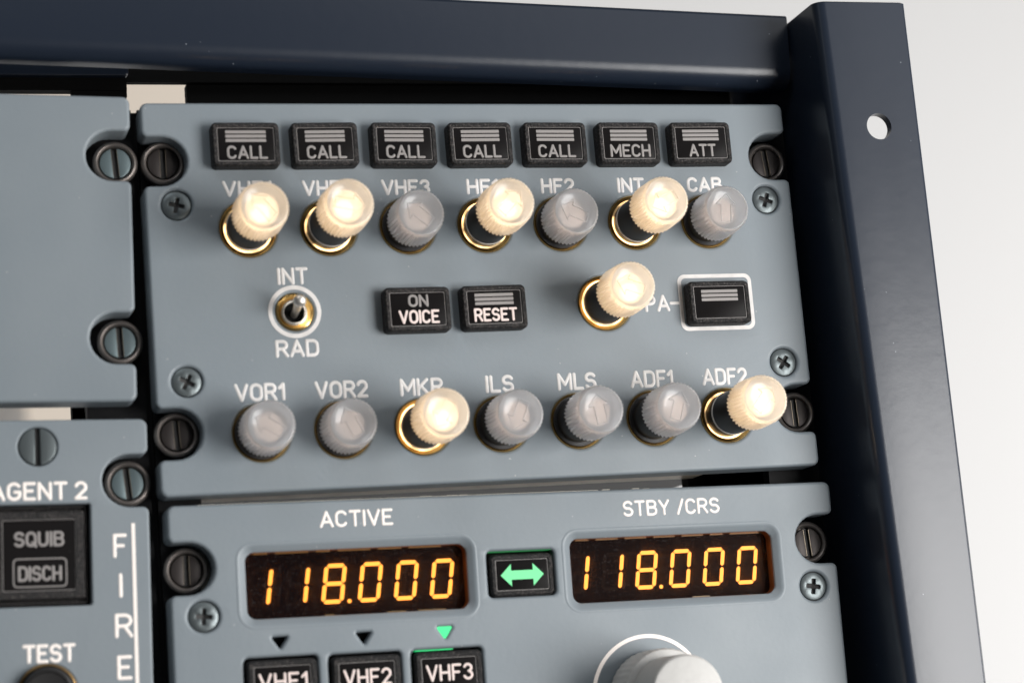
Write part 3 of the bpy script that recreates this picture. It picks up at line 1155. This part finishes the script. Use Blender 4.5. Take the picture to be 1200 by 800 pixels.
# ------------------------------------------------------------------ fire panel (lower left)
fire = thing('fire_panel', 'grey fire panel with square SQUIB DISCH button at lower left', 'control panel', (-3, 66.9), 1.6)
o = notched(W2, 130, [12.6, 100], [12.6, 100])
SQ = (-21.3, 27.25, 21.0, 20.3)
plate('faceplate', [(x - W2 + 1.0, y) for x, y in o], [rrect(*SQ, .5), circ(-19.8, 54.6, 5.9), circ(-20.95, 5.45, 3.9, 40)], 0, TH, 'panel', fire, .5, 3)
fastener(fire, -2.65, 12.7, -4, -6, 'head_grey')
slot_screw(fire, -20.95, 5.45, 0)
text('AGENT 2', -30.6, -11.3, 16.3, 3.75, fire, 'white_lit', .66)
text('TEST', -24.55, -14.2, 48.55, 3.7, fire, 'white_lit', .66)
for s_, a, b, yb in (('F', -6.45, -3.65, 28.2), ('I', -5.4, -4.72, 36.2), ('R', -6.4, -2.85, 44.2), ('E', -6.15, -3.15, 52.5)):
    if s_ == 'I':
        mb = MB(); stroke(mb, [(-5.05, yb - 4.55), (-5.05, yb - .35)], .35, .1, 0); mb.build('lettering', 'white_lit', fire, 60)
    else:
        text(s_, a, b, yb, 4.85, fire, 'white_lit', .7)
mb = MB(); mb.loft([lift([(-2.65, 21.3), (-1.95, 21.3), (-1.7, 100), (-2.4, 100)], -.1), lift([(-2.65, 21.3), (-1.95, 21.3), (-1.7, 100), (-2.4, 100)], .08)])
mb.build('border_line', 'white_lit', fire, 0)
# square guarded button: well, stepped outer frame, inner frame, window
mb = MB()
cx, cy = SQ[0], SQ[1]
mb.loft([lift(rrect(cx, cy, 21.2, 20.5, .5), -6.5), lift(rrect(cx, cy, 21.2, 20.5, .5), -6)]); mb.build('button_well', 'black', fire, 0)
mb = MB()
a = (-20.95, 27.2)
def sqr(w_, h_, r, h): return lift(rrect(a[0], a[1], w_, h_, r), h)
mb.loft([sqr(19.2, 19.9, .5, -6), sqr(19.2, 19.9, .5, -1.7), sqr(18.8, 19.5, .5, -1.4), sqr(18.4, 18.9, .4, -1.4), sqr(18.2, 18.7, .4, -2.2), sqr(17.9, 17.9, .5, -2.2), sqr(17.8, 17.6, .5, -.2), sqr(17.3, 17.1, .5, .1), sqr(14.5, 14.3, .4, .1), sqr(14.3, 14.1, .3, -.6)])
sq = mb.build('pushbutton', 'plastic', fire, 35)
sq['label'] = 'square black pushbutton reading SQUIB and DISCH'
mb = MB(); mb.loft([sqr(14.1, 13.9, .3, -.5), sqr(14.1, 13.9, .3, -.25), sqr(13.8, 13.6, .3, -.15)]); mb.build('window', 'window', sq, 0)
mb = MB(); mb.loft([sqr(14.35, 14.15, .3, -.5), sqr(14.35, 14.15, .3, -.1), sqr(14.15, 13.95, .3, -.1), sqr(14.15, 13.95, .3, -.5)], (False, False)); mb.build('window_edge', 'edge_highlight', sq, 0)  # light ring painted for the highlight round the window
text('SQUIB', -25.9 + .0, -16.0, 25.55, 3.1, sq, 'legend', .55, -.15, t=.06)
text('DISCH', -25.2, -16.6, 32.4, 3.1, sq, 'legend', .55, -.15, t=.06)
outline('legend_box', rrect(-20.85, 30.7, 10.6, 5.8, .9), rrect(-20.85, 30.7, 10.1, 5.3, .7), .06, 'legend', sq, -.12)
# round test button
mb = MB(); mb.lathe([(5.88, -3), (5.88, .05), (5.6, .15), (5.35, -.1), (5.3, -3)], 0, 0, 56, (False, False)); tb = mb.build('test_button', 'brass_dull', fire, 40, (-19.8, 54.6, 0))
mb = MB(); mb.lathe([(5.15, -3), (5.15, 2.6), (4.9, 2.9), (4.3, 3.0), (4.1, 2.6), (.05, 2.4)], 0, 0, 56); mb.build('plunger', 'shaft', tb, 40)
mb = MB(); mb.box(-130, -14, 4, 100, -60, -8); mb.build('chassis', 'black', fire, 0)
